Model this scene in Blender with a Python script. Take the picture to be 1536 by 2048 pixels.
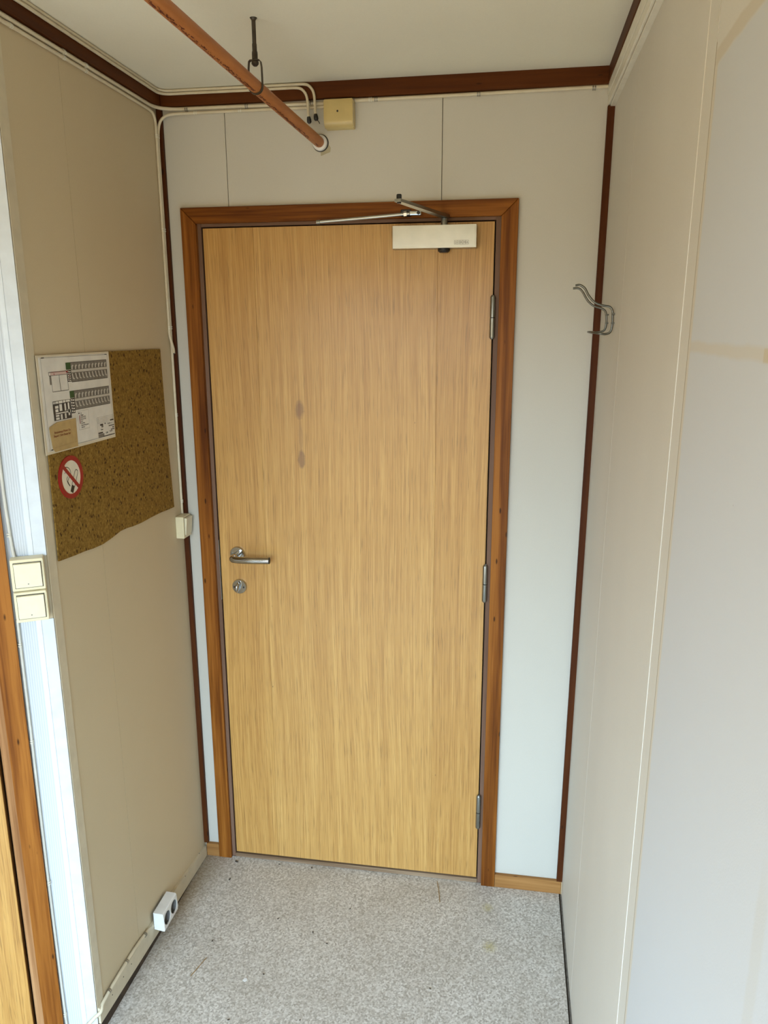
import bpy, bmesh, math, random
from mathutils import Vector, Matrix

for o in list(bpy.data.objects):
    bpy.data.objects.remove(o, do_unlink=True)
S = bpy.context.scene
COL = S.collection
random.seed(7)

# ------------------------------------------------------------------ camera
cam_d = bpy.data.cameras.new('camera'); cam = bpy.data.objects.new('camera', cam_d); COL.objects.link(cam)
YAW, PITCH, ROLL, FPX = -0.1636, -0.2352, -0.0034, 1536.8
fw = Vector((math.sin(YAW)*math.cos(PITCH), math.cos(YAW)*math.cos(PITCH), math.sin(PITCH)))
rt = Vector((math.cos(YAW), -math.sin(YAW), 0)); up = rt.cross(fw)
rt, up = math.cos(ROLL)*rt + math.sin(ROLL)*up, -math.sin(ROLL)*rt + math.cos(ROLL)*up
M = Matrix((rt, up, -fw)).transposed().to_4x4(); M.translation = Vector((0.8854, -2.2037, 1.7826))
cam.matrix_world = M
cam_d.sensor_fit = 'VERTICAL'; cam_d.sensor_height = 36.0; cam_d.lens = 36.0*FPX/2048.0
cam_d.clip_start = 0.02
S.camera = cam

# ------------------------------------------------------------------ world: overcast sky over dull ground, seen through the window behind
W = bpy.data.worlds.new('overcast'); S.world = W; W.use_nodes = True
wn = W.node_tree; wn.nodes.clear()
w_out = wn.nodes.new('ShaderNodeOutputWorld'); w_bg = wn.nodes.new('ShaderNodeBackground')
w_tc = wn.nodes.new('ShaderNodeTexCoord'); w_sx = wn.nodes.new('ShaderNodeSeparateXYZ'); w_rp = wn.nodes.new('ShaderNodeValToRGB')
w_mr = wn.nodes.new('ShaderNodeMapRange'); w_mr.inputs[1].default_value = -1; w_mr.inputs[2].default_value = 1
wn.links.new(w_tc.outputs['Generated'], w_sx.inputs[0]); wn.links.new(w_sx.outputs[2], w_mr.inputs[0])
wn.links.new(w_mr.outputs[0], w_rp.inputs[0]); wn.links.new(w_rp.outputs[0], w_bg.inputs[0]); wn.links.new(w_bg.outputs[0], w_out.inputs[0])
e = w_rp.color_ramp.elements
e[0].position = 0.0; e[0].color = (0.16, 0.122, 0.07, 1)
e[1].position = 1.0; e[1].color = (0.50, 0.72, 1.0, 1)
for p_, c_ in ((0.51, (0.16, 0.122, 0.07, 1)), (0.545, (0.60, 0.80, 1.0, 1)), (0.60, (0.57, 0.78, 1.0, 1))):
    n_ = e.new(p_); n_.color = c_
w_bg.inputs[1].default_value = 20.0

# window portal (guides daylight sampling through the rear window and the added fill window)
WX0, WX1, WZ0, WZ1, WY = -.66, 1.03, .25, 2.20, -3.4
XL, LY0, LY1, LZ0, LZ1 = -1.0917, -2.75, -2.15, 1.0, 1.9
for nm, loc, rot, sx, sz in (('window_portal', ((WX0+WX1)/2, WY-.06, (WZ0+WZ1)/2), (math.radians(90), 0, 0), WX1-WX0, WZ1-WZ0),
                             ('fill_window_portal', (XL-.06, (LY0+LY1)/2, (LZ0+LZ1)/2), (math.radians(90), 0, math.radians(-90)), LY1-LY0, LZ1-LZ0)):
    pl = bpy.data.lights.new(nm, 'AREA'); pl.shape = 'RECTANGLE'; pl.size = sx; pl.size_y = sz; pl.cycles.is_portal = True
    po = bpy.data.objects.new(nm, pl); COL.objects.link(po); po.location = loc; po.rotation_euler = rot

S.view_settings.view_transform = 'Standard'; S.view_settings.look = 'None'
S.view_settings.gamma = 1.0; S.view_settings.use_curve_mapping = False
S.view_settings.exposure = 0.0

# ------------------------------------------------------------------ materials
class NT:
    def __init__(s, name):
        s.m = bpy.data.materials.new(name); s.m.use_nodes = True
        s.t = s.m.node_tree; s.b = s.t.nodes['Principled BSDF']
        s.tc = s.n('ShaderNodeTexCoord'); s.xyz = s.tc.outputs['Object']
    def n(s, k): return s.t.nodes.new(k)
    def l(s, a, b): s.t.links.new(a, b)
    def mapping(s, scale, loc=(0, 0, 0), rot=(0, 0, 0), src=None):
        m = s.n('ShaderNodeMapping'); m.inputs['Scale'].default_value = scale; m.inputs['Location'].default_value = loc
        m.inputs['Rotation'].default_value = rot
        s.l(src or s.xyz, m.inputs['Vector']); return m.outputs[0]
    def noise(s, vec, scale=1, detail=3, rough=.5, dist=0):
        m = s.n('ShaderNodeTexNoise'); m.inputs['Scale'].default_value = scale; m.inputs['Detail'].default_value = detail
        m.inputs['Roughness'].default_value = rough; m.inputs['Distortion'].default_value = dist
        s.l(vec, m.inputs['Vector']); return m.outputs['Fac']
    def voro(s, vec, scale, feat='F1', out='Distance', rnd=1):
        m = s.n('ShaderNodeTexVoronoi'); m.feature = feat; m.inputs['Scale'].default_value = scale; m.inputs['Randomness'].default_value = rnd
        s.l(vec, m.inputs['Vector']); return m.outputs[out]
    def ramp(s, fac, stops, interp='LINEAR'):
        r = s.n('ShaderNodeValToRGB'); r.color_ramp.interpolation = interp; el = r.color_ramp.elements
        for i, (p, c) in enumerate(stops):
            k = el[i] if i < 2 else el.new(p)
            k.position = p; k.color = (*c, 1) if len(c) == 3 else c
        s.l(fac, r.inputs[0]); return r.outputs[0]
    def val(s, fac, a, b, c=0., d=1.):
        m = s.n('ShaderNodeMapRange'); m.inputs[1].default_value = a; m.inputs[2].default_value = b
        m.inputs[3].default_value = c; m.inputs[4].default_value = d; s.l(fac, m.inputs[0]); return m.outputs[0]
    def math(s, op, a, b=None):
        m = s.n('ShaderNodeMath'); m.operation = op
        for i, x in enumerate((a, b)):
            if x is None: continue
            if isinstance(x, (int, float)): m.inputs[i].default_value = x
            else: s.l(x, m.inputs[i])
        return m.outputs[0]
    def mix(s, fac, a, b, mode='MIX'):
        m = s.n('ShaderNodeMix'); m.data_type = 'RGBA'; m.blend_type = mode
        for i, x in ((0, fac), (6, a), (7, b)):
            if isinstance(x, (int, float)): m.inputs[i].default_value = x
            elif isinstance(x, tuple): m.inputs[i].default_value = (*x, 1)
            else: s.l(x, m.inputs[i])
        return m.outputs[2]
    def sep(s):
        m = s.n('ShaderNodeSeparateXYZ'); s.l(s.xyz, m.inputs[0]); return m.outputs
    def band(s, v, lo, hi, soft=.004):
        return s.math('MULTIPLY', s.val(v, lo-soft, lo+soft), s.val(v, hi+soft, hi-soft))
    def bump(s, h, strength=.3, dist=.001):
        b = s.n('ShaderNodeBump'); b.inputs['Strength'].default_value = strength; b.inputs['Distance'].default_value = dist
        s.l(h, b.inputs['Height']); s.l(b.outputs[0], s.b.inputs['Normal'])
    def col(s, c):
        if isinstance(c, tuple): s.b.inputs['Base Color'].default_value = (*c, 1)
        else: s.l(c, s.b.inputs['Base Color'])
    def set(s, rough=.5, metal=0., spec=.5, coat=0., coat_r=.2):
        s.b.inputs['Roughness'].default_value = rough; s.b.inputs['Metallic'].default_value = metal
        s.b.inputs['Specular IOR Level'].default_value = spec
        s.b.inputs['Coat Weight'].default_value = coat; s.b.inputs['Coat Roughness'].default_value = coat_r
        return s

def plain(name, c, rough=.5, metal=0., spec=.5, var=.06, scale=30, bump=0.):
    k = NT(name); f = k.noise(k.mapping((1, 1, 1)), scale, 4)
    lo = tuple(x*(1-var) for x in c); hi = tuple(min(1, x*(1+var)) for x in c)
    k.col(k.ramp(f, [(.3, lo), (.7, hi)])); k.set(rough, metal, spec)
    if bump: k.bump(k.noise(k.mapping((1, 1, 1)), 600, 2), bump, .0006)
    return k.m

def wood(name, dark, mid, light, axis='z', rough=.45, seed=0., spec=.14, knots=True, fine=1.):
    """pine: long streaks along the axis, with wavering growth rings and small dark knots"""
    k = NT(name)
    a = 'xyz'.index(axis); sc = [26*fine]*3; sc[a] = 1.1
    sc2 = [170*fine]*3; sc2[a] = 5
    v = k.mapping(tuple(sc), (seed, seed*1.7, seed*.6)); v2 = k.mapping(tuple(sc2), (seed, 0, seed))
    f = k.noise(v, 1, 3, .55, .6); g = k.noise(v2, 1, 3, .6)
    f2 = k.math('ADD', k.math('MULTIPLY', f, .7), k.math('MULTIPLY', g, .3))
    c = k.ramp(f2, [(.34, dark), (.62, light), (.48, mid)])
    if knots:
        sk = [30]*3; sk[a] = 9
        d = k.voro(k.mapping(tuple(sk), (seed*3, 1, 2)), 1)
        c = k.mix(k.val(d, .05, .10, .85, 0), c, tuple(x*.25 for x in dark))
    k.col(c); k.set(rough, 0, spec); k.bump(g, .25, .0006); return k.m

def wall_mat(name, c, rough=.55, stain=None, var=.035):
    k = NT(name); n1 = k.noise(k.mapping((1, 1, .5)), 2.2, 4); n2 = k.noise(k.mapping((1, 1, 1)), 420, 2)
    lo = tuple(x*(1-var) for x in c); hi = tuple(x*(1+var) for x in c)
    col = k.ramp(n1, [(.3, lo), (.7, hi)])
    col = k.mix(k.val(n2, .35, .65, 0, .10), col, tuple(x*.72 for x in c))
    if stain: col = stain(k, col)
    k.col(col); k.set(rough, 0, .35); k.bump(n2, .22, .0005); return k.m

TAN = (.62, .53, .36)
m_wall_far = wall_mat('wall_far_board', (.62, .54, .42))
m_wall_back = wall_mat('wall_vinyl', (.575, .545, .465))
m_wall_left = wall_mat('wall_vinyl_tan', (.60, .49, .315))
m_wall_side = wall_mat('wall_vinyl_stained', (.64, .60, .515))
def clean(k, col):
    x, y, z = k.sep(); wob = k.noise(k.mapping((1, 1, 1)), 14, 3)
    w = k.math('MULTIPLY', k.math('SUBTRACT', wob, .5), .012)
    yy = k.math('ADD', y, w); zz = k.math('ADD', z, w)
    inside = k.math('MULTIPLY', k.val(yy, -1.112, -1.124), k.val(zz, 2.097, 2.089))
    col = k.mix(inside, col, (.58, .585, .575))
    tape = k.math('MULTIPLY', k.band(zz, 2.094, 2.113, .002), k.val(yy, -1.105, -1.112))
    col = k.mix(k.math('MULTIPLY', tape, .45), col, (.50, .41, .27))
    st = k.math('MULTIPLY', k.band(zz, 1.751, 1.764, .0025), k.val(yy, -1.115, -1.122))
    col = k.mix(k.math('MULTIPLY', st, .5), col, (.58, .50, .36))
    tab = k.math('MULTIPLY', k.band(z, 1.750, 1.763, .001), k.val(y, -1.427, -1.43))
    col = k.mix(k.math('MULTIPLY', tab, .6), col, (.52, .42, .25))
    ed = k.math('MULTIPLY', k.band(yy, -1.121, -1.110, .003), k.val(zz, 2.10, 2.09))
    col = k.mix(k.math('MULTIPLY', ed, .35), col, (.60, .48, .30))
    low = k.math('MULTIPLY', k.band(yy, -1.612, -1.588, .003), k.val(zz, 1.35, 1.30))
    col = k.mix(k.math('MULTIPLY', low, .4), col, (.55, .52, .45))
    sp = k.val(k.voro(k.mapping((1, 5, 5)), 1.6), .004, .012, .7, 0)
    return k.mix(sp, col, (.22, .17, .10))
m_wall_clean = wall_mat('wall_vinyl_unfaded', (.64, .60, .515), stain=clean)
m_beige_and_shade = plain('beige_and_shaded_plastic', (.60, .52, .37), .5)  # beige of the skirting, also the shaded leg of the white corner profile
m_ceiling = wall_mat('ceiling_board', (.85, .805, .645), .7)
m_backing = plain('dark_backing', (.05, .035, .02), .9)
m_white_strip = plain('white_plastic_profile', (.63, .665, .685), .45)
m_white_band = plain('white_plastic_band', (.68, .72, .745), .45)
k = NT('ribbed_white_vinyl'); vx = k.n('ShaderNodeTexWave'); vx.wave_type = 'BANDS'; vx.bands_direction = 'X'; vx.inputs['Scale'].default_value = 72
k.l(k.mapping((math.cos(math.radians(30)), 1, 1), rot=(0, 0, -math.radians(30))), vx.inputs['Vector'])
k.col(k.ramp(vx.outputs['Fac'], [(.1, (.50, .53, .55)), (.8, (.60, .63, .65))])); k.set(.5); k.bump(vx.outputs['Fac'], .35, .0008); m_ribs = k.m
m_trim_dark = wood('dark_stained_trim', (.042, .010, .0018), (.065, .016, .0026), (.090, .025, .0045), 'z', .55, 1.3, fine=.7)
m_trim_dark_x = wood('dark_stained_trim_x', (.060, .015, .0022), (.088, .023, .0032), (.112, .032, .005), 'x', .55, 2.3, fine=.7)
m_trim_dark_y = wood('dark_stained_trim_y', (.060, .015, .0022), (.088, .023, .0032), (.112, .032, .005), 'y', .55, 3.1, fine=.7)
m_casing = wood('stained_pine', (.095, .025, .003), (.205, .064, .008), (.34, .125, .020), 'z', .42, 5.2)
m_casing_x = wood('stained_pine_x', (.095, .025, .003), (.205, .064, .008), (.34, .125, .020), 'x', .42, 6.4)
m_base_x = wood('worn_pine_skirting', (.22, .095, .028), (.32, .15, .045), (.40, .20, .065), 'x', .5, 8.1)
m_pale_wood = wood('raw_pale_wood', (.40, .28, .15), (.50, .36, .20), (.56, .42, .25), 'z', .6, 3.3, knots=False)
m_jamb = wood('brown_painted_jamb', (.135, .072, .045), (.17, .095, .06), (.20, .115, .075), 'z', .4, 7.7, knots=False)
m_jamb_x = wood('brown_painted_jamb_x', (.135, .072, .045), (.17, .095, .06), (.20, .115, .075), 'x', .4, 7.7, knots=False)
m_thresh = wood('worn_threshold', (.13, .075, .04), (.22, .14, .08), (.34, .24, .15), 'x', .55, 2.7, knots=False)

def veneer(name, seed, tint, smudge=False):
    k = NT(name)
    x, y, z = k.sep()
    wv = k.noise(k.mapping((2.4, 1, .50), (seed, 0, seed)), 1, 1)           # slow wander of the grain, as in a flat-cut leaf
    cmb = k.n('ShaderNodeCombineXYZ'); k.l(k.math('ADD', k.math('MULTIPLY', x, 1.0), k.math('MULTIPLY', wv, .09)), cmb.inputs[0]); k.l(z, cmb.inputs[2])
    big = k.noise(k.mapping((44, 1, .55), (seed, 0, 0), src=cmb.outputs[0]), 1, 3, .6)
    fin = k.noise(k.mapping((260, 1, 3.4), (seed, 0, 0), src=cmb.outputs[0]), 1, 3, .62)
    por = k.noise(k.mapping((470, 1, 10), (seed, 0, 3), src=cmb.outputs[0]), 1, 2, .6)
    d = tuple(a*b for a, b in zip((.385, .186, .043), tint)); md = tuple(a*b for a, b in zip((.510, .274, .071), tint)); li = tuple(a*b for a, b in zip((.625, .366, .110), tint))
    f = k.math('ADD', k.math('MULTIPLY', big, .32), k.math('MULTIPLY', fin, .68))
    c = k.ramp(f, [(.34, d), (.64, li), (.49, md)])
    c = k.mix(k.val(por, .56, .68, 0, .55), c, tuple(t*.42 for t in d))
    sp = k.val(k.voro(k.mapping((16, 1, 7), (seed, 0, 0)), 1), .012, .026, .8, 0)
    c = k.mix(sp, c, (.08, .035, .012))
    if smudge:
        def blob(cx, cz, rx, rz, s):
            w = k.math('MULTIPLY', k.math('SUBTRACT', k.noise(k.mapping((1, 1, 1)), 60, 3), .5), 1.1)
            dx = k.math('DIVIDE', k.math('SUBTRACT', x, cx), rx); dz = k.math('DIVIDE', k.math('SUBTRACT', z, cz), rz)
            r = k.math('ADD', k.math('ADD', k.math('MULTIPLY', dx, dx), k.math('MULTIPLY', dz, dz)), w)
            return k.val(r, 1.0, .3, 0, s)
        for b in ((.270, 1.548, .016, .030, .55), (.271, 1.468, .008, .060, .25), (.272, 1.400, .013, .032, .6)):
            c = k.mix(blob(*b), c, (.13, .055, .035))
    k.col(c); k.set(.5, 0, .35, .55, .27)
    k.bump(k.math('ADD', k.math('MULTIPLY', fin, .6), k.math('MULTIPLY', por, .6)), .16, .0006); return k.m
m_ven = [veneer('oak_veneer_lock_side', 1.0, (.94, .91, .84)), veneer('oak_veneer_middle', 4.4, (1, 1, 1), True), veneer('oak_veneer_hinge_side', 9.1, (.95, .92, .86))]

k = NT('speckled_vinyl')
v1 = k.voro(k.mapping((1, 1, 1)), 210, out='Color'); bw = k.n('ShaderNodeRGBToBW'); k.l(v1, bw.inputs[0])
n1 = k.noise(k.mapping((1, 1, 1)), 150, 3, .65); n2 = k.noise(k.mapping((1, 1, 1)), 5, 4)
f = k.math('ADD', k.math('MULTIPLY', bw.outputs[0], .45), k.math('MULTIPLY', n1, .55))
c = k.ramp(f, [(.30, (.36, .325, .275)), (.68, (.74, .705, .645)), (.5, (.56, .52, .46))])
c = k.mix(k.val(n2, .4, .65, 0, .22), c, (.33, .28, .21))
x, y, z = k.sep()
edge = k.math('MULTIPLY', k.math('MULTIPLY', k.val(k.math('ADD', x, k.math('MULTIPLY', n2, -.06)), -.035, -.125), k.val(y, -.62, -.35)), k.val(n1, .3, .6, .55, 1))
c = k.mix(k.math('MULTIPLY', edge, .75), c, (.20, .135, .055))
def spot(cx, cy, r):
    dx = k.math('SUBTRACT', x, cx); dy = k.math('SUBTRACT', y, cy)
    q = k.math('SQRT', k.math('ADD', k.math('MULTIPLY', dx, dx), k.math('MULTIPLY', dy, dy)))
    return k.math('MULTIPLY', k.val(q, r, r*.3), k.val(n1, .35, .6))
for s_ in ((.867, -.109, .022), (.878, -.268, .028)):
    c = k.mix(k.math('MULTIPLY', spot(*s_), .6), c, (.42, .36, .06))
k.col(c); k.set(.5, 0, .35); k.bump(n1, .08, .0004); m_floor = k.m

k = NT('cork'); n1 = k.noise(k.mapping((1, 1, 1)), 45, 2); n2 = k.noise(k.mapping((1, 140, 95)), 1, 3, .7, 1.2)
wp = k.n('ShaderNodeMix'); wp.data_type = 'VECTOR'; wp.inputs[0].default_value = .012
nz = k.n('ShaderNodeTexNoise'); nz.inputs['Scale'].default_value = 38; k.l(k.xyz, nz.inputs['Vector'])
k.l(k.xyz, wp.inputs[4]); k.l(nz.outputs['Color'], wp.inputs[5])
n3 = k.voro(k.mapping((1, 105, 75), src=wp.outputs[1]), 1); n4 = k.voro(k.mapping((1, 58, 40), (5, 3, 1), src=wp.outputs[1]), 1)
c = k.ramp(n2, [(.30, (.135, .068, .010)), (.68, (.34, .205, .045)), (.5, (.225, .125, .022))])
dk = k.math('MULTIPLY', k.val(n3, .18, .34, 1, 0), k.val(n1, .47, .53))
c = k.mix(k.math('MULTIPLY', dk, .85), c, (.040, .013, .003))
c = k.mix(k.val(n4, .10, .20, .9, 0), c, (.022, .006, .002))
k.col(c); k.set(.8, 0, .2); k.bump(n2, .5, .0012); m_cork = k.m

m_cable = plain('aged_cable', (.64, .56, .40), .45)
m_cable_w = plain('painted_cable', (.62, .60, .52), .4)
m_clip = plain('clip_plastic', (.70, .66, .54), .4)
m_clip_metal = plain('clip_nail', (.30, .28, .24), .4, .8)
m_cream = plain('cream_plastic', (.74, .66, .43), .3)
m_cream_lt = plain('cream_plastic_rocker', (.77, .70, .49), .28)
m_jbox = plain('yellowed_plastic', (.60, .46, .19), .2)
m_white = plain('white_socket_plastic', (.76, .75, .71), .3)
m_dark = plain('dark_hole', (.015, .013, .012), .6)
m_grey_in = plain('socket_well', (.16, .15, .135), .5)
m_trunk = plain('white_trunking', (.76, .72, .60), .35)
m_steel = plain('brushed_aluminium', (.46, .475, .45), .30, .9)
m_chrome = plain('chrome', (.48, .48, .47), .08, 1.)
m_hinge = plain('zinc_hinge', (.27, .27, .24), .28, .9)
m_hook = plain('galvanised_wire', (.15, .15, .13), .28, .9)
m_rod = plain('rusty_steel', (.07, .055, .04), .5, .6, var=.4, scale=60)
m_black = plain('black_plastic', (.012, .012, .013), .4)
m_paper = plain('white_paper', (.72, .68, .60), .6)
m_lam = plain('laminate_edge', (.66, .58, .43), .35)
m_note = plain('tan_card', (.46, .315, .13), .6, var=.1, scale=50)
m_ink = plain('black_ink', (.05, .042, .035), .6)
m_grey_ink = plain('grey_ink', (.20, .18, .15), .6)
m_lt_ink = plain('pale_ink', (.52, .48, .41), .6)
m_green = plain('green_ink', (.035, .085, .025), .6)
m_red_ink = plain('red_ink', (.30, .03, .03), .6)
m_pink_ink = plain('pink_ink', (.62, .46, .40), .6)
m_brown_ink = plain('brown_red_ink', (.24, .07, .025), .6)
m_red = plain('red_enamel', (.30, .006, .009), .35)
m_sign_white = plain('sign_white', (.74, .68, .54), .35)
m_straw = plain('dry_straw', (.33, .19, .05), .6)
m_crumb = plain('dirt', (.06, .045, .03), .9)
m_flake = plain('paint_flake', (.8, .79, .76), .5)
m_tan_patch = plain('dull_tan', (.42, .37, .24), .7)
m_sole = plain('dirty_dark_wood', (.045, .026, .013), .8, var=.4, scale=50)
m_grey_gap = plain('dusty_edge', (.13, .115, .095), .8, var=.4, scale=80)
k = NT('orange_painted_pipe')
n1 = k.noise(k.mapping((60, 9, 60)), 1, 4, .6); x, y, z = k.sep()
c = k.ramp(n1, [(.3, (.38, .125, .030)), (.7, (.50, .185, .055))])
sn = k.noise(k.mapping((30, 45, 30)), 1, 4, .7)
c = k.mix(k.math('MULTIPLY', k.val(k.noise(k.mapping((20, 7, 20), (3, 3, 3)), 1, 2), .55, .66), .5), c, (.42, .16, .06))
k.col(c); k.set(.45, 0, .4); m_pipe = k.m
m_pipe_mark = plain('dark_red_mark', (.10, .014, .004), .6)

# ------------------------------------------------------------------ mesh helpers
def new_obj(name, bm, mat, parent=None, smooth=False):
    me = bpy.data.meshes.new(name); bmesh.ops.recalc_face_normals(bm, faces=bm.faces); bm.to_mesh(me); bm.free()
    if smooth:
        for p in me.polygons: p.use_smooth = True
        try: me.set_sharp_from_angle(angle=math.radians(40))
        except Exception: pass
    for m in (mat if isinstance(mat, (list, tuple)) else [mat]): me.materials.append(m)
    o = bpy.data.objects.new(name, me); COL.objects.link(o)
    if parent is not None:
        o.parent = parent; o.matrix_parent_inverse = pmw(parent).inverted()
    return o
def pmw(o):
    """world matrix without a depsgraph update"""
    b = o.matrix_basis
    return b if o.parent is None else pmw(o.parent) @ o.matrix_parent_inverse @ b
def empty(name, loc):
    o = bpy.data.objects.new(name, None); COL.objects.link(o); o.location = loc; o.empty_display_size = .05; return o
def tag(o, label=None, cat=None, group=None, kind=None):
    for a, b in (('label', label), ('category', cat), ('group', group), ('kind', kind)):
        if b: o[a] = b
    return o
def struct(o): o['kind'] = 'structure'; return o
ID = Matrix.Identity(4)
PHI = math.radians(30)
P0 = Vector((-.113, -.722, 0)); U = Vector((math.cos(PHI), math.sin(PHI), 0)); N = Vector((math.sin(PHI), -math.cos(PHI), 0))
ANG = Matrix((U, N, Vector((0, 0, 1)))).transposed().to_4x4(); ANG.translation = P0      # local (along wall, out of wall, up)
LEFT = Matrix(((0, 1, 0, -.112), (1, 0, 0, 0), (0, 0, 1, 0), (0, 0, 0, 1)))               # local (along y, out of wall, up)
BACK = Matrix(((1, 0, 0, 0), (0, -1, 0, 0), (0, 0, 1, 0), (0, 0, 0, 1)))                  # local (x, out of wall, up)
LEAN = .0078
RIGHT = Matrix(((0, -1, LEAN, 1.1015), (1, 0, 0, 0), (0, 0, 1, 0), (0, 0, 0, 1)))         # local (y, out of wall, up), wall leans outward

def box(bm, a, b, M_=ID, bev=0., seg=1):
    vs = []
    r = bmesh.ops.create_cube(bm, size=1.0); vs = r['verts']
    for v in vs:
        v.co = Vector([a[i] if v.co[i] < 0 else b[i] for i in range(3)])
    if bev > 0:
        es = {e_ for v in vs for e_ in v.link_edges}
        rr = bmesh.ops.bevel(bm, geom=list(es), offset=bev, segments=seg, affect='EDGES', profile=.5)
        vs = list({v for f in rr['faces'] for v in f.verts} | {v for v in vs if v.is_valid})
    for v in vs: v.co = M_ @ v.co
    return vs
def prism(bm, pts, d0, d1, M_=ID, axis=1):
    """polygon of (a, c) extruded along the out-of-wall axis"""
    def mk(a, c, d): return M_ @ (Vector((a, d, c)) if axis == 1 else Vector((a, c, d)))
    lo = [bm.verts.new(mk(a, c, d0)) for a, c in pts]; hi = [bm.verts.new(mk(a, c, d1)) for a, c in pts]
    n = len(pts)
    bm.faces.new(lo[::-1]); bm.faces.new(hi)
    for i in range(n): bm.faces.new((lo[i], lo[(i+1) % n], hi[(i+1) % n], hi[i]))
def disc(bm, c, r, d0, d1, M_=ID, n=32, rz=None, cone=1.):
    pts0 = [(c[0]+r*math.cos(2*math.pi*i/n), c[1]+(rz or r)*math.sin(2*math.pi*i/n)) for i in range(n)]
    pts1 = [(c[0]+cone*r*math.cos(2*math.pi*i/n), c[1]+cone*(rz or r)*math.sin(2*math.pi*i/n)) for i in range(n)]
    lo = [bm.verts.new(M_ @ Vector((a, d0, b))) for a, b in pts0]; hi = [bm.verts.new(M_ @ Vector((a, d1, b))) for a, b in pts1]
    bm.faces.new(lo[::-1]); bm.faces.new(hi)
    for i in range(n): bm.faces.new((lo[i], lo[(i+1) % n], hi[(i+1) % n], hi[i]))
def ring(bm, c, r0, r1, d0, d1, M_=ID, n=40):
    L = []
    for r, d in ((r1, d0), (r1, d1), (r0, d1), (r0, d0)):
        L.append([bm.verts.new(M_ @ Vector((c[0]+r*math.cos(2*math.pi*i/n), d, c[1]+r*math.sin(2*math.pi*i/n)))) for i in range(n)])
    for k_ in range(4):
        a, b = L[k_], L[(k_+1) % 4]
        for i in range(n): bm.faces.new((a[i], a[(i+1) % n], b[(i+1) % n], b[i]))
def smooth_path(pts, sub=6):
    P = [Vector(p) for p in pts]; out = []
    for i in range(len(P)-1):
        p0 = P[max(i-1, 0)]; p1 = P[i]; p2 = P[i+1]; p3 = P[min(i+2, len(P)-1)]
        # centripetal-ish: limit tangents so straight runs stay straight
        d = (p2-p1).length
        t1 = (p2-p0); t1 = t1.normalized()*min(d, (p1-p0).length or d) if t1.length else t1
        t2 = (p3-p1); t2 = t2.normalized()*min(d, (p3-p2).length or d) if t2.length else t2
        for s in range(sub):
            t = s/sub; h1 = 2*t**3-3*t**2+1; h2 = -2*t**3+3*t**2; h3 = t**3-2*t**2+t; h4 = t**3-t**2
            out.append(h1*p1+h2*p2+h3*t1+h4*t2)
    out.append(P[-1]); return out
def tube(bm, pts, r, n=10, flat=None, closed=False):
    P = [Vector(p) for p in pts]; rings = []; ref = None
    for i, p in enumerate(P):
        t = (P[min(i+1, len(P)-1)]-P[max(i-1, 0)])
        if closed: t = P[(i+1) % len(P)]-P[i-1]
        t.normalize()
        if ref is None: ref = Vector((0, 0, 1)) if abs(t.z) < .9 else Vector((0, 1, 0))
        a = (ref-t*ref.dot(t)); a = a.normalized() if a.length > 1e-6 else t.orthogonal().normalized(); ref = a; b = t.cross(a)
        rr = r[i] if isinstance(r, (list, tuple)) else r
        rings.append([bm.verts.new(p+rr*(math.cos(2*math.pi*j/n)*a+math.sin(2*math.pi*j/n)*b)) for j in range(n)])
    m = len(rings)
    for i in range(m if closed else m-1):
        A, B = rings[i], rings[(i+1) % m]
        for j in range(n): bm.faces.new((A[j], A[(j+1) % n], B[(j+1) % n], B[j]))
    if not closed: bm.faces.new(rings[0][::-1]); bm.faces.new(rings[-1])
def lathe(bm, prof, c, axis=Vector((0, 0, 1)), n=24):
    """prof: (r, h) along axis from c"""
    axis = axis.normalized(); a = axis.orthogonal().normalized(); b = axis.cross(a); c = Vector(c); rings = []
    for r, h in prof:
        rings.append([bm.verts.new(c+axis*h+max(r, 1e-5)*(math.cos(2*math.pi*j/n)*a+math.sin(2*math.pi*j/n)*b)) for j in range(n)])
    for i in range(len(rings)-1):
        for j in range(n): bm.faces.new((rings[i][j], rings[i][(j+1) % n], rings[i+1][(j+1) % n], rings[i+1][j]))
    bm.faces.new(rings[0][::-1]); bm.faces.new(rings[-1])
def B_(): return bmesh.new()
def one(name, mat, parent, fn, *a, smooth=False, **k_):
    bm = B_(); fn(bm, *a, **k_); return new_obj(name, bm, mat, parent, smooth)
def boxo(name, mat, parent, a, b, M_=ID, bev=0., seg=1, smooth=False):
    return one(name, mat, parent, box, a, b, M_, bev, seg, smooth=smooth)

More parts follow.
